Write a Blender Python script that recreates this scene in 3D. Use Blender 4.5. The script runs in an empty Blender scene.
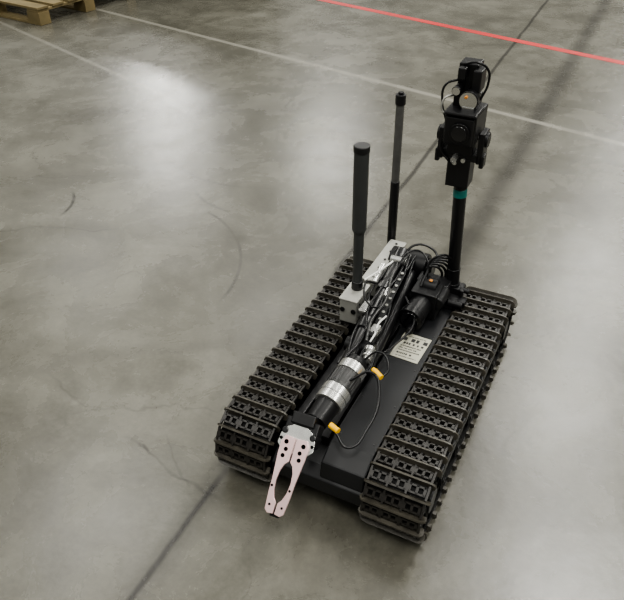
import bpy, bmesh, math, random
from mathutils import Vector, Matrix, Euler
random.seed(4)
D=bpy.data; S=bpy.context.scene
# ---------------- materials ----------------
def mat(name,col,rough=.5,metal=0.,spec=.5,noise=0.,nscale=40.,bump=0.):
    m=D.materials.new(name); m.use_nodes=True; n=m.node_tree.nodes; l=m.node_tree.links
    b=n['Principled BSDF']; b.inputs['Base Color'].default_value=(*col,1)
    b.inputs['Roughness'].default_value=rough; b.inputs['Metallic'].default_value=metal
    b.inputs['Specular IOR Level'].default_value=spec
    if noise or bump:
        tc=n.new('ShaderNodeTexCoord'); t=n.new('ShaderNodeTexNoise'); t.inputs['Scale'].default_value=nscale; t.inputs['Detail'].default_value=5
        l.new(tc.outputs['Object'],t.inputs['Vector'])
        if noise:
            r=n.new('ShaderNodeMix'); r.data_type='RGBA'
            r.inputs[6].default_value=(*[c*(1-noise) for c in col],1); r.inputs[7].default_value=(*[min(1,c*(1+noise)) for c in col],1)
            l.new(t.outputs['Fac'],r.inputs[0]); l.new(r.outputs[2],b.inputs['Base Color'])
        if bump:
            bp=n.new('ShaderNodeBump'); bp.inputs['Strength'].default_value=bump; bp.inputs['Distance'].default_value=.002
            l.new(t.outputs['Fac'],bp.inputs['Height']); l.new(bp.outputs['Normal'],b.inputs['Normal'])
    return m
M={}
M['rubber']=mat('track_rubber',(.003,.003,.0028),.65,noise=.5,nscale=60,bump=.3,spec=.3)
M['grouser']=mat('grouser_rubber',(.055,.050,.040),.38,noise=.9,nscale=45,bump=.3)
M['link']=mat('track_link',(.020,.018,.016),.42,noise=.8,nscale=50)
M['pit']=mat('track_hole',(.0005,.0005,.0005),.9,spec=.05)
M['black']=mat('black_anodised',(.008,.008,.009),.36,noise=.3,nscale=30)
M['gloss']=mat('black_gloss',(.005,.005,.006),.32)
M['deck']=mat('deck_paint',(.009,.0095,.011),.46,noise=.5,nscale=14,bump=.15)
M['carbon']=mat('carbon_tube',(.007,.007,.008),.3)
M['ant']=mat('antenna_grey',(.04,.043,.043),.45,noise=.2)
M['ant2']=mat('antenna_sleeve',(.095,.095,.09),.5,noise=.4,nscale=60)
M['knurl']=mat('knurled_grip',(.075,.075,.075),.36,metal=.6,noise=.5,nscale=80)
M['alu']=mat('aluminium',(.72,.72,.70),.27,metal=.85,noise=.2)
M['alup']=mat('grey_box_paint',(.42,.42,.39),.42,metal=.4,noise=.25,nscale=25)
M['grip']=mat('gripper_plate',(.86,.60,.60),.34,metal=.55,noise=.25,nscale=20)
M['yellow']=mat('yellow_connector',(.95,.53,.015),.4)
M['white']=mat('white_wire',(.8,.8,.77),.5)
M['teal']=mat('teal_band',(.01,.18,.16),.4)
M['lens']=mat('lens_glass',(.004,.004,.006),.05,spec=1.)
M['refl']=mat('lamp_reflector',(.9,.9,.9),.15,metal=1.)
M['amber']=mat('lamp_amber',(.6,.25,.06),.25)
M['label']=mat('label_plate',(.48,.47,.39),.45)
M['ink']=mat('label_ink',(.03,.03,.03),.6)
M['wood']=mat('pallet_wood',(.18,.14,.065),.75,noise=.5,nscale=9,bump=.4)
M['green']=mat('reflection_crate_green',(.035,.036,.02),.7,noise=.3,nscale=6)
# ---------------- helpers ----------------
def finish(name,bm,m,parent,smooth=False,bevel=0.,seg=2,ang=35):
    me=D.meshes.new(name); bmesh.ops.recalc_face_normals(bm,faces=bm.faces); bm.to_mesh(me); bm.free()
    o=D.objects.new(name,me); S.collection.objects.link(o)
    for mm in (m if isinstance(m,(list,tuple)) else [m]): me.materials.append(mm)
    if smooth:
        for p in me.polygons: p.use_smooth=True
        try: me.set_sharp_from_angle(angle=math.radians(ang))
        except Exception: pass
    if bevel:
        b=o.modifiers.new('bevel','BEVEL'); b.width=bevel; b.segments=seg; b.limit_method='ANGLE'; b.angle_limit=math.radians(40)
    if parent: o.parent=parent
    return o
def addbox(bm,c,s,rot=None,mi=0):
    r=bmesh.ops.create_cube(bm,size=1.)
    R=(rot.to_matrix().to_4x4() if isinstance(rot,Euler) else (rot.to_4x4() if rot is not None else Matrix()))
    T=Matrix.Translation(c)@R@Matrix.Diagonal((*s,1))
    bmesh.ops.transform(bm,matrix=T,verts=r['verts'])
    for f in {f for v in r['verts'] for f in v.link_faces}: f.material_index=mi
    return r['verts']
def addcyl(bm,p1,p2,r1,r2=None,seg=28,mi=0,cap=True):
    p1=Vector(p1);p2=Vector(p2);d=p2-p1
    r=bmesh.ops.create_cone(bm,cap_ends=cap,segments=seg,radius1=r1,radius2=r1 if r2 is None else r2,depth=d.length)
    T=Matrix.Translation((p1+p2)/2)@d.to_track_quat('Z','Y').to_matrix().to_4x4()
    bmesh.ops.transform(bm,matrix=T,verts=r['verts'])
    for f in {f for v in r['verts'] for f in v.link_faces}: f.material_index=mi
def box(name,c,s,m,parent,rot=None,bevel=.002):
    bm=bmesh.new(); addbox(bm,c,s,rot); return finish(name,bm,m,parent,bevel=bevel)
def cyl(name,p1,p2,r1,m,parent,r2=None,bevel=.0012,seg=36):
    bm=bmesh.new(); addcyl(bm,p1,p2,r1,r2,seg); return finish(name,bm,m,parent,smooth=True,bevel=bevel)
def cable(name,pts,r,m,parent,cyclic=False):
    cu=D.curves.new(name,'CURVE'); cu.dimensions='3D'; cu.bevel_depth=r; cu.bevel_resolution=3; cu.resolution_u=10
    sp=cu.splines.new('BEZIER'); sp.bezier_points.add(len(pts)-1)
    for b,p in zip(sp.bezier_points,pts):
        b.co=p; b.handle_left_type=b.handle_right_type='AUTO'
    sp.use_cyclic_u=cyclic; cu.materials.append(m); cu.use_fill_caps=True
    o=D.objects.new(name,cu); S.collection.objects.link(o); o.parent=parent; return o
def empty(name,loc=(0,0,0)):
    o=D.objects.new(name,None); o.empty_display_size=.1; S.collection.objects.link(o); return o
# ---------------- robot ----------------
L,W,TW,H=.912,.5604,.1585,.207
Y0=-.022
rob=empty('tracked_bomb_disposal_robot')
RG=H/2; RB=RG-.011
def path(s):
    st=L-2*RG; arc=math.pi*RB; per=2*st+2*arc; s%=per
    if s<st: return (Y0+RG+s, RG+RB, math.pi/2)
    s-=st
    if s<arc: a=math.pi/2-s/RB; return (Y0+L-RG+RB*math.cos(a), RG+RB*math.sin(a), a)
    s-=arc
    if s<st: return (Y0+L-RG-s, RG-RB, -math.pi/2)
    s-=st; a=-math.pi/2-s/RB; return (Y0+RG+RB*math.cos(a), RG+RB*math.sin(a), a)
PER=2*(L-2*RG)+2*math.pi*RB
def track(side):
    xc=side*(W/2-TW/2); nm='left' if side<0 else 'right'
    bm=bmesh.new(); N=150; rings=[]
    w=TW/2-.010
    for i in range(N):
        y,z,a=path(PER*i/N); ny,nz=math.cos(a),math.sin(a); ring=[]
        for (dx,dn) in((-w,-.007),(w,-.007),(w,-.016),(-w,-.016)):
            ring.append(bm.verts.new((xc+dx,y+ny*dn,z+nz*dn)))
        rings.append(ring)
    for i in range(N):
        a=rings[i];b=rings[(i+1)%N]
        for k in range(4): bm.faces.new((a[k],a[(k+1)%4],b[(k+1)%4],b[k]))
    NG=48
    for i in range(NG):
        s=PER*(i+.3)/NG; y,z,a=path(s); ny,nz=math.cos(a),math.sin(a); ty,tz=nz,-ny
        prof=[(-TW/2+.001,-.012),(-TW/2-.002,.000),(-TW/2+.001,.006),(-TW/2+.006,.0095),(-TW/2+.016,.0115),(TW/2-.016,.0115),(TW/2-.006,.0095),(TW/2-.001,.006),(TW/2+.002,.000),(TW/2-.001,-.012)]
        fr=[];bk=[]
        for dx,dn in prof:
            hw=.0048 if dn<0 else .0024
            for lst,sg in((fr,-1),(bk,1)):
                lst.append(bm.verts.new((xc+dx,y+ny*dn+ty*hw*sg,z+nz*dn+tz*hw*sg)))
        fs=[bm.faces.new(fr),bm.faces.new(bk[::-1])]
        for k in range(10): fs.append(bm.faces.new((fr[k],bk[k],bk[(k+1)%10],fr[(k+1)%10])))
        for f in fs: f.material_index=1
        s2=PER*(i+.8)/NG; y,z,a=path(s2); ny,nz=math.cos(a),math.sin(a)
        R=Matrix(((1,0,0),(0,nz,ny),(0,-ny,nz)))
        for q in(-.31,-.02,.27):
            cx=xc+q*TW
            for e in(-.018,0,.018): addbox(bm,(cx+e,y,z),(.0065,.021,.007),R,3)
            for e in(-.0085,.0085):
                o=Vector((0,nz*e,-ny*e)); addbox(bm,Vector((cx,y,z))+o,(.040,.0045,.007),R,3)
        for q in(-.455,-.165,.125,.43):
            addbox(bm,(xc+q*TW,y,z),(.005,.034,.006),R,3)
    finish('track_belt_'+nm,bm,[M['rubber'],M['grouser'],M['pit'],M['link']],rob)
    bm=bmesh.new(); xo=xc-TW/2+.012; xi=xc+TW/2-.012
    for yy in(Y0+RG,Y0+L-RG):
        addcyl(bm,(xo,yy,RG),(xi,yy,RG),RB-.018,seg=40)
        addcyl(bm,(xo-.004,yy,RG),(xi+.004,yy,RG),.03,seg=24,mi=1)
        for k in range(8):
            a=k*math.pi/4
            for xx in(xo,xi): addcyl(bm,(xx-.002,yy+.055*math.cos(a),RG+.055*math.sin(a)),(xx+.002,yy+.055*math.cos(a),RG+.055*math.sin(a)),.011,seg=14,mi=2)
    for k in range(5):
        yy=Y0+RG+.11+k*(L-2*RG-.22)/4
        addcyl(bm,(xo,yy,.052),(xi,yy,.052),.025,seg=28); addcyl(bm,(xo-.003,yy,.052),(xi+.003,yy,.052),.009,seg=16,mi=1)
    for k in range(3):
        yy=.25+k*.19; addcyl(bm,(xo,yy,H-.052),(xi,yy,H-.052),.022,seg=24)
    finish('track_wheels_'+nm,bm,[M['rubber'],M['black'],M['pit']],rob,smooth=True)
    bm=bmesh.new(); addbox(bm,(xc,Y0+L/2,RG),(TW-.05,L-.17,.05)); addbox(bm,(xc,Y0+L/2,RG+.005),(TW-.02,L-.34,.03))
    finish('track_frame_'+nm,bm,M['black'],rob,bevel=.004)
track(-1); track(1)
XI=W/2-TW
def prism(name,prof,x0,x1,m,bevel=.003):
    bm=bmesh.new(); a=[bm.verts.new((x0,y,z)) for y,z in prof]; b=[bm.verts.new((x1,y,z)) for y,z in prof]
    bm.faces.new(a); bm.faces.new(b[::-1]); n=len(prof)
    for k in range(n): bm.faces.new((a[k],b[k],b[(k+1)%n],a[(k+1)%n]))
    return finish(name,bm,m,rob,bevel=bevel)
prism('chassis',[(.05,.04),(.01,.075),(.01,.115),(.04,.135),(.83,.135),(.85,.12),(.85,.04)],-XI-.004,XI+.004,M['deck'])
prism('deck_panel',[(.015,.12),(.025,.165),(.08,.188),(.72,.188),(.72,.12)],.005,XI-.002,M['deck'],.004)
prism('side_rail',[(.05,.13),(.06,.172),(.80,.172),(.80,.13)],-XI+.001,-XI+.022,M['black'],.003)
prism('rear_housing',[(.70,.13),(.70,.20),(.84,.20),(.85,.13)],-XI+.025,XI-.002,M['black'],.005)
bm=bmesh.new()
for k in range(5): addbox(bm,(-.06,.12+k*.12,.145),(.075,.03,.02))
addbox(bm,(-.09,.11,.158),(.05,.012,.02)); addbox(bm,(-.02,.35,.15),(.02,.5,.03))
finish('trough_ribs',bm,M['black'],rob,bevel=.002)
bm=bmesh.new()
for x in(.018,.106):
    for y in(.11,.25,.40,.56,.68): addcyl(bm,(x,y,.186),(x,y,.1892),.0025,seg=12)
finish('deck_screws',bm,M['knurl'],rob,smooth=True)
bm=bmesh.new(); LR=Euler((0,0,-.04)); LC=Vector((.064,.485,.1892))
addbox(bm,LC,(.082,.112,.0016),LR)
rr=random.Random(2)
for yy,h,x0,x1 in[(.044,.003,-.03,.03),(.030,.014,-.032,.034),(.012,.008,-.026,.028),(-.001,.004,-.03,.03),(-.011,.004,-.03,.02),(-.021,.004,-.03,.03),(-.034,.007,-.03,.012),(-.046,.003,-.03,.03)]:
    x=x0
    while x<x1:
        wd=h*rr.uniform(.4,.9)
        addbox(bm,LC+Vector((x+wd/2,yy,.0009)),(wd,h,.0006),LR,1)
        x+=wd+h*(.25 if rr.random()<.8 else .9)
finish('label_plate',bm,[M['label'],M['ink']],rob)
bm=bmesh.new(); addbox(bm,(-.135,.54,.244),(.054,.095,.078)); addbox(bm,(-.135,.54,.285),(.058,.099,.006)); finish('radio_box',bm,M['alup'],rob,bevel=.003)
bm=bmesh.new(); addbox(bm,(-.128,.76,.235),(.05,.24,.055)); addbox(bm,(-.128,.76,.264),(.056,.246,.005)); finish('radio_enclosure',bm,M['alup'],rob,bevel=.003)
bm=bmesh.new()
for y in(.51,.57):
    for z in(.222,.268): addcyl(bm,(-.1085,y,z),(-.106,y,z),.004,seg=12)
for x in(-.152,-.118): addcyl(bm,(x,.495,.25),(x,.490,.25),.0075,seg=16)
for k in range(5): addcyl(bm,(-.128,.66+k*.05,.266),(-.128,.66+k*.05,.269),.004,seg=12)
finish('box_screws',bm,M['black'],rob,smooth=True)
box('radio_bracket',(-.135,.55,.2065),(.03,.06,.010),M['black'],rob)
bm=bmesh.new(); x,y=-.135,.557
addcyl(bm,(x,y,.286),(x,y,.315),.017,mi=1); addcyl(bm,(x,y,.31),(x,y,.478),.0145); addcyl(bm,(x,y,.474),(x,y,.486),.0145,.020); addcyl(bm,(x,y,.485),(x,y,.715),.020)
addcyl(bm,(x,y,.714),(x,y,.733),.0215,mi=1)
finish('antenna_thick',bm,[M['ant'],M['black']],rob,smooth=True,bevel=.002)
bm=bmesh.new(); x,y=-.160,.90
addcyl(bm,(x,y,.19),(x,y,.30),.014,mi=1);addcyl(bm,(x,y,.29),(x,y,.468),.0145,mi=1); addcyl(bm,(x,y,.466),(x,y,.72),.0125,mi=0)
addcyl(bm,(x,y,.715),(x,y,.745),.0155,mi=1);addcyl(bm,(x,y,.745),(x,y,.752),.008,mi=1)
addbox(bm,(x+.02,y-.04,.21),(.06,.06,.02),mi=1)
finish('antenna_thin',bm,[M['ant2'],M['black']],rob,smooth=True,bevel=.0015)
mb=Vector((.095,.762,.19)); mt=Vector((.079,.758,.60))
def mz(z): return mb+(mt-mb)*((z-mb.z)/(mt.z-mb.z))
bm=bmesh.new(); addcyl(bm,mz(.19),mz(.60),.0185); addcyl(bm,mz(.20),mz(.25),.023); addcyl(bm,mz(.25),mz(.30),.0205)
finish('mast',bm,M['carbon'],rob,smooth=True,bevel=.001)
cyl('mast_band',mz(.54),mz(.564),.0192,M['teal'],rob)
box('mast_base',(.088,.77,.205),(.07,.07,.03),M['black'],rob,bevel=.004)
bm=bmesh.new(); addbox(bm,(.115,.755,.225),(.03,.03,.03)); addcyl(bm,(.12,.75,.235),(.15,.75,.235),.008); addcyl(bm,(.13,.735,.215),(.13,.735,.245),.006)
addbox(bm,(.12,.72,.215),(.06,.03,.015)); addcyl(bm,(.10,.70,.215),(.145,.70,.215),.01)
finish('mast_clamp',bm,M['black'],rob,bevel=.002)
# head
hx,hy=.073,.75
bm=bmesh.new()
addbox(bm,(hx+.002,hy,.625),(.062,.055,.085)); addcyl(bm,(hx+.002,hy,.585),(hx+.002,hy,.64),.028)
addbox(bm,(hx,hy,.672),(.105,.05,.022))
for s in(-1,1):
    addbox(bm,(hx+s*.053,hy,.70),(.016,.05,.085)); addcyl(bm,(hx+s*.048,hy,.72),(hx+s*.068,hy,.72),.02)
    addbox(bm,(hx+s*.06,hy-.01,.665),(.012,.03,.035))
finish('pan_tilt_bracket',bm,M['black'],rob,bevel=.0025)
bm=bmesh.new(); addbox(bm,(hx,hy,.755),(.082,.11,.082)); addbox(bm,(hx,hy-.057,.755),(.074,.012,.072)); addbox(bm,(hx,hy,.70),(.07,.06,.045))
addbox(bm,(hx,hy-.03,.80),(.085,.075,.008))
finish('camera_housing',bm,M['black'],rob,bevel=.004)
bm=bmesh.new(); addcyl(bm,(hx+.004,hy-.060,.752),(hx+.004,hy-.070,.752),.026,.027); finish('camera_lens_ring',bm,M['gloss'],rob,smooth=True,bevel=.001)
cyl('camera_lens',(hx+.004,hy-.068,.752),(hx+.004,hy-.072,.752),.020,M['lens'],rob)
bm=bmesh.new(); addbox(bm,(hx-.004,hy+.01,.815),(.06,.06,.03)); addbox(bm,(hx-.010,hy+.03,.86),(.05,.05,.09)); addbox(bm,(hx+.018,hy+.01,.868),(.022,.05,.055)); addbox(bm,(hx-.02,hy-.01,.885),(.02,.02,.03))
finish('lamp_housing',bm,M['black'],rob,bevel=.003)
bm=bmesh.new()
addcyl(bm,(hx+.010,hy+.01,.828),(hx+.010,hy-.040,.828),.018,.025,mi=0); addcyl(bm,(hx-.026,hy+.01,.845),(hx-.026,hy-.030,.845),.010,.012,mi=0)
finish('lamp_barrels',bm,M['black'],rob,smooth=True,bevel=.001)
bm=bmesh.new(); addcyl(bm,(hx+.010,hy-.036,.828),(hx+.010,hy-.042,.828),.012,.0225); addcyl(bm,(hx-.026,hy-.027,.845),(hx-.026,hy-.032,.845),.006,.010)
addbox(bm,(hx+.012,hy-.043,.808),(.03,.004,.010))
finish('lamp_reflectors',bm,M['refl'],rob,smooth=True)
cyl('lamp_bulb',(hx+.004,hy-.040,.838),(hx+.004,hy-.046,.838),.004,M['amber'],rob)
bm=bmesh.new(); addcyl(bm,(hx-.008,hy-.026,.672),(hx-.008,hy-.05,.669),.008);addcyl(bm,(hx+.014,hy-.026,.665),(hx+.014,hy-.034,.665),.006)
addcyl(bm,(hx-.008,hy-.03,.655),(hx-.008,hy-.034,.655),.006)
finish('bracket_connectors',bm,M['alu'],rob,smooth=True)
cable('head_cable_1',[(hx-.03,hy,.865),(hx-.06,hy-.01,.85),(hx-.062,hy-.02,.81),(hx-.045,hy-.02,.75),(hx-.05,hy-.03,.69),(hx-.02,hy-.03,.65)],.003,M['gloss'],rob)
cable('head_cable_2',[(hx-.02,hy,.905),(hx+.015,hy-.01,.915),(hx+.038,hy,.90),(hx+.042,hy+.01,.86),(hx+.03,hy,.82)],.003,M['gloss'],rob)
cable('head_cable_3',[(hx-.03,hy-.01,.83),(hx-.055,hy-.03,.82),(hx-.05,hy-.03,.785),(hx-.03,hy-.03,.80)],.0028,M['alup'],rob)
# ---------------- arm ----------------
A=Vector((-.085,.80,.275)); B=Vector((-.03,.16,.262))
def ax(t,dx=0,dz=0):
    p=A+(B-A)*t; return p+Vector((dx,0,dz))
bm=bmesh.new(); addcyl(bm,ax(0),ax(.95),.019); addcyl(bm,ax(.05,.045,-.035),ax(.8,.045,-.035),.017)
addcyl(bm,ax(.0,.0,.0),ax(.08),.028);addcyl(bm,ax(.55),ax(.62),.024); addbox(bm,ax(.66,.01,-.02),(.06,.05,.06)); addcyl(bm,ax(.70,-.03,-.01),ax(.70,.05,-.01),.022)
addcyl(bm,ax(.28),ax(.33),.0235)
finish('arm_tubes',bm,M['carbon'],rob,smooth=True,bevel=.002)
bm=bmesh.new(); addcyl(bm,(-.12,.80,.25),(.0,.80,.25),.042); addcyl(bm,(-.0,.80,.25),(.02,.80,.25),.03); addbox(bm,(-.05,.80,.205),(.09,.07,.04))
finish('shoulder_joint',bm,M['black'],rob,smooth=True,bevel=.003)
bm=bmesh.new()
addbox(bm,ax(.42,.035,.020),(.016,.32,.004),Euler((0,0,.085)),0)
for k in range(10): addcyl(bm,ax(.20+k*.05,.035,.021),ax(.20+k*.05,.035,.0245),.0048,seg=12,mi=1)
finish('linkage_strip',bm,[M['black'],M['alup']],rob,bevel=.001)
bm=bmesh.new()
addcyl(bm,ax(.69,.04,.0),ax(.78,.045,.0),.011); addcyl(bm,ax(.71,.04,.0),ax(.73,.04,.0),.016); addcyl(bm,ax(.755,.042,.0),ax(.765,.042,.0),.015); addbox(bm,ax(.62,.035,.018),(.022,.035,.014)); addcyl(bm,ax(.15,-.035,.01),ax(.30,-.035,.01),.010)
addbox(bm,ax(.50,-.02,.022),(.02,.05,.008)); addcyl(bm,ax(.34,.02,.022),ax(.40,.02,.022),.009)
addcyl(bm,ax(.64,.04,.012),ax(.64,.04,.032),.007); addcyl(bm,ax(.10,-.02,.02),ax(.10,.03,.02),.012)
finish('steel_fittings',bm,M['alu'],rob,smooth=True,bevel=.001)
g0=Vector((-.018,.235,.262)); dd=Vector((-.10,-.93,-.18)).normalized()
def gp(t,dx=0,dz=0): return g0+dd*t+Vector((dx,0,dz))
bm=bmesh.new(); addcyl(bm,gp(-.05),gp(-.026),.026,.034,mi=0); addcyl(bm,gp(-.026),gp(.0),.037,mi=1); addcyl(bm,gp(-.0),gp(.058),.0345,mi=2); addcyl(bm,gp(.056),gp(.102),.038,mi=1); addcyl(bm,gp(.078),gp(.080),.0385,mi=0); addcyl(bm,gp(.102),gp(.16),.031,.028,mi=0)
for k in range(24):
    a=k*math.pi/12; off=Vector((math.cos(a)*.034,0,math.sin(a)*.034)); addcyl(bm,gp(.002)+off,gp(.052)+off,.0022,seg=8,mi=2)
finish('gripper_motor',bm,[M['black'],M['alu'],M['knurl']],rob,smooth=True,bevel=.001)
gb=Vector((-.050,.028,.232)); gd=Vector((.035,-.78,-.66)).normalized()
X=Vector((1,0,0)); X=(X-gd*X.dot(gd)).normalized(); Nn=X.cross(gd); Nn=Nn if Nn.z>0 else -Nn
GR=Matrix((X,gd,Nn)).transposed()
def gl(x,y,z): return gb+X*x+gd*y+Nn*z
bm=bmesh.new(); addbox(bm,gl(0,-.005,-.015),(.085,.06,.04),GR); addbox(bm,gl(0,-.035,-.01),(.06,.03,.045),GR)
for s in(-1,1): addcyl(bm,gl(s*.036,.0,-.035),gl(s*.036,.0,.012),.009)
finish('wrist_block',bm,M['black'],rob,bevel=.004)
def plate(name,out,th,z,m):
    bm=bmesh.new(); a=[bm.verts.new(gl(x,y,z)) for x,y in out]; b=[bm.verts.new(gl(x,y,z+th)) for x,y in out]
    bm.faces.new(a); bm.faces.new(b[::-1]); n=len(out)
    for k in range(n): bm.faces.new((a[k],b[k],b[(k+1)%n],a[(k+1)%n]))
    return finish(name,bm,m,rob,bevel=.0008)
plate('gripper_base_plate',[(-.032,-.01),(-.044,.008),(-.046,.032),(-.030,.048),(.030,.048),(.046,.032),(.044,.008),(.032,-.01),(.018,-.018),(-.018,-.018)],.004,.006,M['alu'])
finger=[(.002,.012),(.028,.010),(.036,.028),(.035,.055),(.032,.085),(.029,.115),(.028,.145),(.024,.185),(.016,.192),(.002,.190),(.0025,.165),(.010,.155),(.016,.138),(.0185,.115),(.016,.092),(.010,.076),(.002,.068)]
plate('gripper_finger_1',finger,.006,.010,M['grip']); plate('gripper_finger_2',[(-x,y) for x,y in finger],.006,.010,M['grip'])
bm=bmesh.new()
for x,y,r in[(-.022,.025,.0055),(.022,.025,.0055),(-.018,.042,.005),(.018,.042,.005),(-.021,.058,.005),(.021,.058,.005),(-.024,.130,.003),(.022,.130,.003),(-.016,.172,.003),(.016,.172,.003)]:
    addcyl(bm,gl(x,y,.0155),gl(x,y,.0168),r,seg=16)
for x in(-.04,.04): addcyl(bm,gl(x,.02,.0095),gl(x,.02,.0108),.004,seg=16)
finish('gripper_holes',bm,M['pit'],rob)
plate('gripper_pad',[(-.012,.178),(.012,.178),(.010,.197),(-.010,.197)],.014,-.006,M['rubber'])
# ---------------- drive camera / rear gear ----------------
bm=bmesh.new(); addbox(bm,(.045,.66,.235),(.08,.07,.085)); addcyl(bm,(.042,.64,.238),(.034,.57,.230),.033,.035); addcyl(bm,(.085,.70,.25),(.085,.63,.25),.02); addcyl(bm,(.02,.68,.27),(.07,.68,.27),.025)
addbox(bm,(.045,.73,.23),(.10,.05,.07)); addcyl(bm,(.04,.57,.205),(.04,.53,.205),.012)
finish('drive_camera',bm,M['black'],rob,smooth=True,bevel=.003)
cyl('drive_camera_ring',(.0345,.575,.2305),(.032,.553,.228),.038,M['gloss'],rob)
cyl('drive_camera_lens',(.0322,.555,.2282),(.0318,.551,.2278),.028,M['lens'],rob)
box('orange_tag',(.05,.672,.2965),(.010,.010,.004),M['amber'],rob)
for i in range(5):
    r=.030+i*.0045
    pts=[(.035+.005*i+r*math.cos(a)*.85,.745+.008*i+.2*r*math.cos(a),.268+r*math.sin(a)) for a in[k*math.pi/4 for k in range(8)]]
    cable('cable_coil_%d'%i,pts,.004,M['gloss'],rob,True)
def jit(s): return random.uniform(-s,s)
for i in range(7):
    pts=[]; off=-.022+i*.013
    for k in range(6):
        t=.02+k*.165; pts.append(ax(t,off+jit(.013),.022+jit(.010)-abs(off-.01)*.5))
    cable('arm_cable_%d'%i,pts,random.choice((.003,.0035,.004)),M['gloss'],rob)
cable('braided_line',[ax(.05,.03,.03),ax(.25,.015,.035),ax(.45,.03,.034),ax(.6,.02,.036),ax(.72,.03,.03)],.004,M['knurl'],rob)
cable('white_cable',[(-.010,.47,.287),(-.014,.42,.294),(-.006,.38,.294),(-.008,.35,.288)],.0026,M['white'],rob)
cable('white_cable_2',[(-.13,.60,.29),(-.10,.66,.30),(-.08,.70,.31)],.003,M['white'],rob)
cable('loop_cable',[(.0,.20,.28),(.05,.22,.31),(.090,.17,.29),(.092,.10,.25),(.065,.045,.225),(.03,.06,.24)],.0034,M['gloss'],rob)
cable('loop_cable_2',[(.0,.28,.28),(.04,.30,.31),(.075,.27,.29),(.07,.24,.285)],.003,M['gloss'],rob)
cable('loop_cable_3',[(-.06,.66,.30),(-.03,.74,.34),(.02,.72,.33),(.03,.64,.29)],.003,M['gloss'],rob)
cable('loop_cable_4',[(-.09,.60,.29),(-.10,.53,.33),(-.06,.47,.31),(-.03,.50,.29)],.003,M['gloss'],rob)
cable('loop_cable_6',[(-.05,.72,.29),(-.05,.78,.325),(.01,.80,.32),(.05,.76,.28)],.0035,M['gloss'],rob)
cable('loop_cable_7',[(.085,.745,.34),(.06,.72,.36),(.03,.70,.33),(.04,.68,.29)],.0035,M['gloss'],rob)
cable('loop_cable_9',[(.0,.60,.27),(.05,.54,.24),(.03,.44,.22),(.01,.36,.23),(.02,.30,.25)],.0035,M['gloss'],rob)
bm=bmesh.new(); addcyl(bm,(.045,.25,.29),(.070,.235,.288),.0075); addcyl(bm,(.04,.253,.29),(.05,.247,.29),.006)
addcyl(bm,(.006,.075,.245),(.032,.065,.245),.0075)
finish('yellow_connectors',bm,M['yellow'],rob,smooth=True,bevel=.001)
# ---------------- floor ----------------
bm=bmesh.new(); bmesh.ops.create_grid(bm,x_segments=1,y_segments=1,size=25)
fm=D.materials.new('polished_concrete'); fm.use_nodes=True; n=fm.node_tree.nodes; l=fm.node_tree.links; bs=n['Principled BSDF']
geo=n.new('ShaderNodeNewGeometry'); sep=n.new('ShaderNodeSeparateXYZ'); l.new(geo.outputs['Position'],sep.inputs[0])
wn=n.new('ShaderNodeTexNoise'); wn.inputs['Scale'].default_value=3; wn.inputs['Detail'].default_value=4; l.new(geo.outputs['Position'],wn.inputs['Vector'])
def math_(op,a,b=None,c=None,clamp=False):
    m=n.new('ShaderNodeMath'); m.operation=op; m.use_clamp=clamp
    for i,v in enumerate((a,b,c)):
        if v is None: continue
        if isinstance(v,(int,float)): m.inputs[i].default_value=v
        else: l.new(v,m.inputs[i])
    return m.outputs[0]
wob=math_('MULTIPLY',math_('SUBTRACT',wn.outputs['Fac'],.5),.03)
wob2=math_('MULTIPLY',math_('SUBTRACT',wn.outputs['Fac'],.5),.22)
def line(p0,p1,w,soft,wobble=wob):
    dx,dy=p1[0]-p0[0],p1[1]-p0[1]; Ln=math.hypot(dx,dy); dx/=Ln;dy/=Ln
    a=math_('MULTIPLY',sep.outputs['X'],-dy); b=math_('MULTIPLY',sep.outputs['Y'],dx)
    dd_=math_('SUBTRACT',math_('ADD',a,b),-dy*p0[0]+dx*p0[1])
    if wobble: dd_=math_('ADD',dd_,wobble)
    dist=math_('ABSOLUTE',dd_)
    across=math_('DIVIDE',math_('SUBTRACT',w+soft,dist),soft,clamp=True)
    t=math_('SUBTRACT',math_('ADD',math_('MULTIPLY',sep.outputs['X'],dx),math_('MULTIPLY',sep.outputs['Y'],dy)),dx*p0[0]+dy*p0[1])
    e0=math_('DIVIDE',t,.1,clamp=True); e1=math_('DIVIDE',math_('SUBTRACT',Ln,t),.1,clamp=True)
    return math_('MULTIPLY',across,math_('MULTIPLY',e0,e1))
def arc(c,r,w,soft,pc,pr):
    def dist(p):
        x=math_('SUBTRACT',sep.outputs['X'],p[0]); y=math_('SUBTRACT',sep.outputs['Y'],p[1])
        return math_('SQRT',math_('ADD',math_('MULTIPLY',x,x),math_('MULTIPLY',y,y)))
    a=math_('ABSOLUTE',math_('ADD',math_('SUBTRACT',dist(c),r),wob))
    return math_('MULTIPLY',math_('DIVIDE',math_('SUBTRACT',w+soft,a),soft,clamp=True),math_('DIVIDE',math_('SUBTRACT',pr,dist(pc)),.06,clamp=True))
def noise(sc,det,ro=.5,dist=0):
    t=n.new('ShaderNodeTexNoise'); t.inputs['Scale'].default_value=sc; t.inputs['Detail'].default_value=det; t.inputs['Roughness'].default_value=ro; t.inputs['Distortion'].default_value=dist
    l.new(geo.outputs['Position'],t.inputs['Vector']); return t.outputs['Fac']
n1=noise(.8,6,.6,.6); n2=noise(4,7,.68,.4); n3=noise(70,3,.7); n4=noise(1.7,8,.7,1.0)
def ramp(f,a,b,ca,cb):
    r=n.new('ShaderNodeValToRGB'); r.color_ramp.elements[0].position=a; r.color_ramp.elements[1].position=b
    r.color_ramp.elements[0].color=(*ca,1); r.color_ramp.elements[1].color=(*cb,1); l.new(f,r.inputs[0]); return r.outputs[0]
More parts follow.
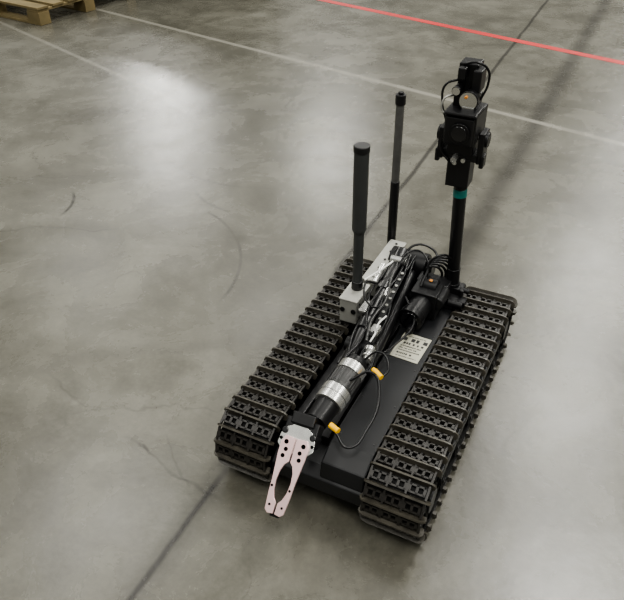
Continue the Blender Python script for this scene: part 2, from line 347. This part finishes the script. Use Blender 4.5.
def mix(f,a,b,bt='MIX'):
    m=n.new('ShaderNodeMix'); m.data_type='RGBA'; m.blend_type=bt
    if isinstance(f,(int,float)): m.inputs[0].default_value=f
    else: l.new(f,m.inputs[0])
    for i,v in((6,a),(7,b)):
        if isinstance(v,tuple): m.inputs[i].default_value=(*v,1)
        else: l.new(v,m.inputs[i])
    return m.outputs[2]
col=ramp(n1,.3,.7,(.098,.094,.077),(.160,.155,.130))
col=mix(.8,col,ramp(n2,.3,.72,(.62,.62,.60),(1.26,1.26,1.26)),'MULTIPLY')
col=mix(.9,col,ramp(n4,.36,.60,(.70,.69,.67),(1.1,1.1,1.1)),'MULTIPLY')
col=mix(.45,col,ramp(n3,.3,.7,(.72,.72,.72),(1.22,1.22,1.22)),'MULTIPLY')
def dark(mask,amt,c=(.018,.016,.013)):
    global col; col=mix(math_('MULTIPLY',mask,amt),col,c)
brk=math_('MULTIPLY_ADD',n2,2.6,-.75,clamp=True)
vx=n.new('ShaderNodeTexVoronoi'); vx.feature='DISTANCE_TO_EDGE'; vx.inputs['Scale'].default_value=1.1
vm=n.new('ShaderNodeVectorMath'); vm.operation='MULTIPLY_ADD'; l.new(wn.outputs['Color'],vm.inputs[0]); vm.inputs[1].default_value=(.5,.5,0); l.new(geo.outputs['Position'],vm.inputs[2]); l.new(vm.outputs[0],vx.inputs['Vector'])
cz=math_('DIVIDE',math_('SUBTRACT',.006,vx.outputs['Distance']),.005,clamp=True)
msk=math_('MULTIPLY_ADD',n1,6,-2.9,clamp=True)
dark(math_('MULTIPLY',cz,math_('MULTIPLY',msk,brk)),.75)
v2=n.new('ShaderNodeTexVoronoi'); v2.inputs['Scale'].default_value=2.2; l.new(geo.outputs['Position'],v2.inputs['Vector'])
dark(math_('DIVIDE',math_('SUBTRACT',.045,v2.outputs['Distance']),.03,clamp=True),.4,(.26,.25,.21))
dark(line((-.27,-3),(-.27,.05),.003,.009),.95)
dark(line((-.27,-3),(-.27,.05),.0,.05),.4)
dark(line((-.40,.9),(-.55,9),.005,.010),.8)
dark(line((-.01,1.),(-.09,12),.015,.06),.6)
# tyre scuffs
dark(math_('MULTIPLY',line((-3.0,.2),(-.9,1.9),.03,.05,wob2),brk),.22)
dark(math_('MULTIPLY',line((-2.6,1.6),(-1.2,2.4),.02,.04,wob2),brk),.28)
dark(math_('MULTIPLY',line((-1.4,-.2),(-.5,.5),.01,.03,wob2),brk),.3)
dark(math_('MULTIPLY',line((-.62,-.02),(-.22,-.10),.002,.005,wob2),brk),1.)
dark(math_('MULTIPLY',line((-.50,.05),(-.30,-.12),.0015,.005,wob2),brk),1.)
dark(math_('MULTIPLY',line((-1.9,.6),(-1.3,.9),.0015,.006,wob2),brk),.9)
dark(math_('MULTIPLY',line((-1.0,.10),(-.70,.06),.0015,.006,wob2),brk),.7)
lt=(.26,.25,.215)
dark(line((-6.5,4.2),(3,2.03),.012,.014,None),.8,lt)
dark(line((-6.5,3.78),(-2.0,2.18),.009,.012,None),.55,lt)
dark(math_('MULTIPLY',arc((-1.25,.62),.56,.003,.005,(-.80,.98),.36),brk),1.)
dark(arc((-1.86,.86),.22,.004,.006,(-1.64,.98),.14),.8)
dark(math_('MULTIPLY',arc((-1.0,1.55),.35,.003,.006,(-1.15,1.22),.16),brk),.8)
dark(math_('MULTIPLY',arc((-1.2,1.9),.5,.003,.006,(-1.25,1.4),.2),brk),.8)
l.new(col,bs.inputs['Base Color'])
rg=math_('ADD',math_('MULTIPLY',n2,.20),.17); l.new(rg,bs.inputs['Roughness']); bs.inputs['Specular IOR Level'].default_value=.6
bp=n.new('ShaderNodeBump'); bp.inputs['Strength'].default_value=.13; bp.inputs['Distance'].default_value=.01; l.new(noise(7,5,.6),bp.inputs['Height']); l.new(bp.outputs['Normal'],bs.inputs['Normal'])
finish('floor',bm,fm,None)
red=mat('red_tape',(.50,.035,.035),.45,noise=.25,nscale=3)
bm=bmesh.new(); p0=Vector((-4.5,5.2,0)); p1=Vector((3,3.175,0)); dv=(p1-p0).normalized()
addbox(bm,(p0+p1)/2+Vector((0,0,.0006)),((p1-p0).length,.065,.001),Euler((0,0,math.atan2(dv.y,dv.x))))
finish('red_floor_tape',bm,red,None)
pal=empty('wooden_pallet'); PR=Euler((0,0,-.12))
pal.location=(-3.82,3.01,0); pal.rotation_euler=PR
bm=bmesh.new()
for k in range(3):
    for j in range(3): addbox(bm,(-.07-j*.53,.05+k*.45,.055),(.14,.10,.075))
for k in range(3): addbox(bm,(-.6,.05+k*.45,.0095),(1.2,.1,.018))
for j in range(3): addbox(bm,(-.07-j*.53,.5,.102),(.12,1.0,.018))
for k in range(7): addbox(bm,(-.6,.05+k*.15,.121),(1.2,.105,.018))
finish('pallet_boards',bm,M['wood'],pal,bevel=.002)
cr=empty('unseen_reflection_crate'); cr.location=(-4.1,5.0,0); cr.rotation_euler=(0,0,-.1)  # unseen crate added past the frame edge, shaped for its dark floor reflection
bm=bmesh.new(); addbox(bm,(0,0,.46),(1.9,1.1,.72))
for j in(-.7,0,.7): addbox(bm,(j,0,.05),(.12,1.1,.1))
for k in range(5): addbox(bm,(0,-.56,.16+k*.14),(1.94,.02,.115))
finish('reflection_crate_body',bm,M['green'],cr,bevel=.004)
# ---------------- lights ----------------
w=D.worlds.new('World'); S.world=w; w.use_nodes=True
nt=w.node_tree; bg=nt.nodes['Background']
tc=nt.nodes.new('ShaderNodeTexCoord'); sx=nt.nodes.new('ShaderNodeSeparateXYZ'); rp=nt.nodes.new('ShaderNodeValToRGB')
nt.links.new(tc.outputs['Generated'],sx.inputs[0]); nt.links.new(sx.outputs['Z'],rp.inputs[0]); nt.links.new(rp.outputs[0],bg.inputs[0])
e=rp.color_ramp.elements; e[0].position=.0; e[0].color=(.085,.08,.065,1); e[1].position=.9; e[1].color=(.58,.58,.545,1)
x=e.new(.35); x.color=(.26,.26,.238,1)
bg.inputs[1].default_value=.95
for x,y,en in[(-15.5,19,700),(-11.2,13.2,230),(-6.9,14.8,250),(.5,19,180),(.5,12,230),(.5,8,220),(1.2,4.5,260),(-9.5,8,70),(-5,8,60),(-5,3,90),(-5,-3,200),(1,-2,260),(6,9,200),(6,2,240),(6,-4,220),(-12,2,140)]:
    ld=D.lights.new('highbay_lamp','AREA'); ld.shape='RECTANGLE'; ld.size=1.6; ld.size_y=2.2; ld.energy=en; ld.color=(1,.98,.92)
    o=D.objects.new('highbay_lamp' ,ld); S.collection.objects.link(o); o.location=(x,y,7)
try: S.view_settings.look='AgX - Medium High Contrast'
except Exception as ex: print(ex)
# ---------------- camera ----------------
cd=D.cameras.new('camera'); cam=D.objects.new('camera',cd); S.collection.objects.link(cam); S.camera=cam
cd.sensor_width=36; cd.sensor_fit='HORIZONTAL'; cd.lens=688.53/624*36; cd.clip_start=.01
Rm=Matrix.Rotation(.4717,4,'Z')@Matrix.Rotation(math.pi/2-.6453,4,'X')@Matrix.Rotation(-.0155,4,'Z')
cam.matrix_world=Matrix.Translation((.4845,-.9482,1.4673))@Rm
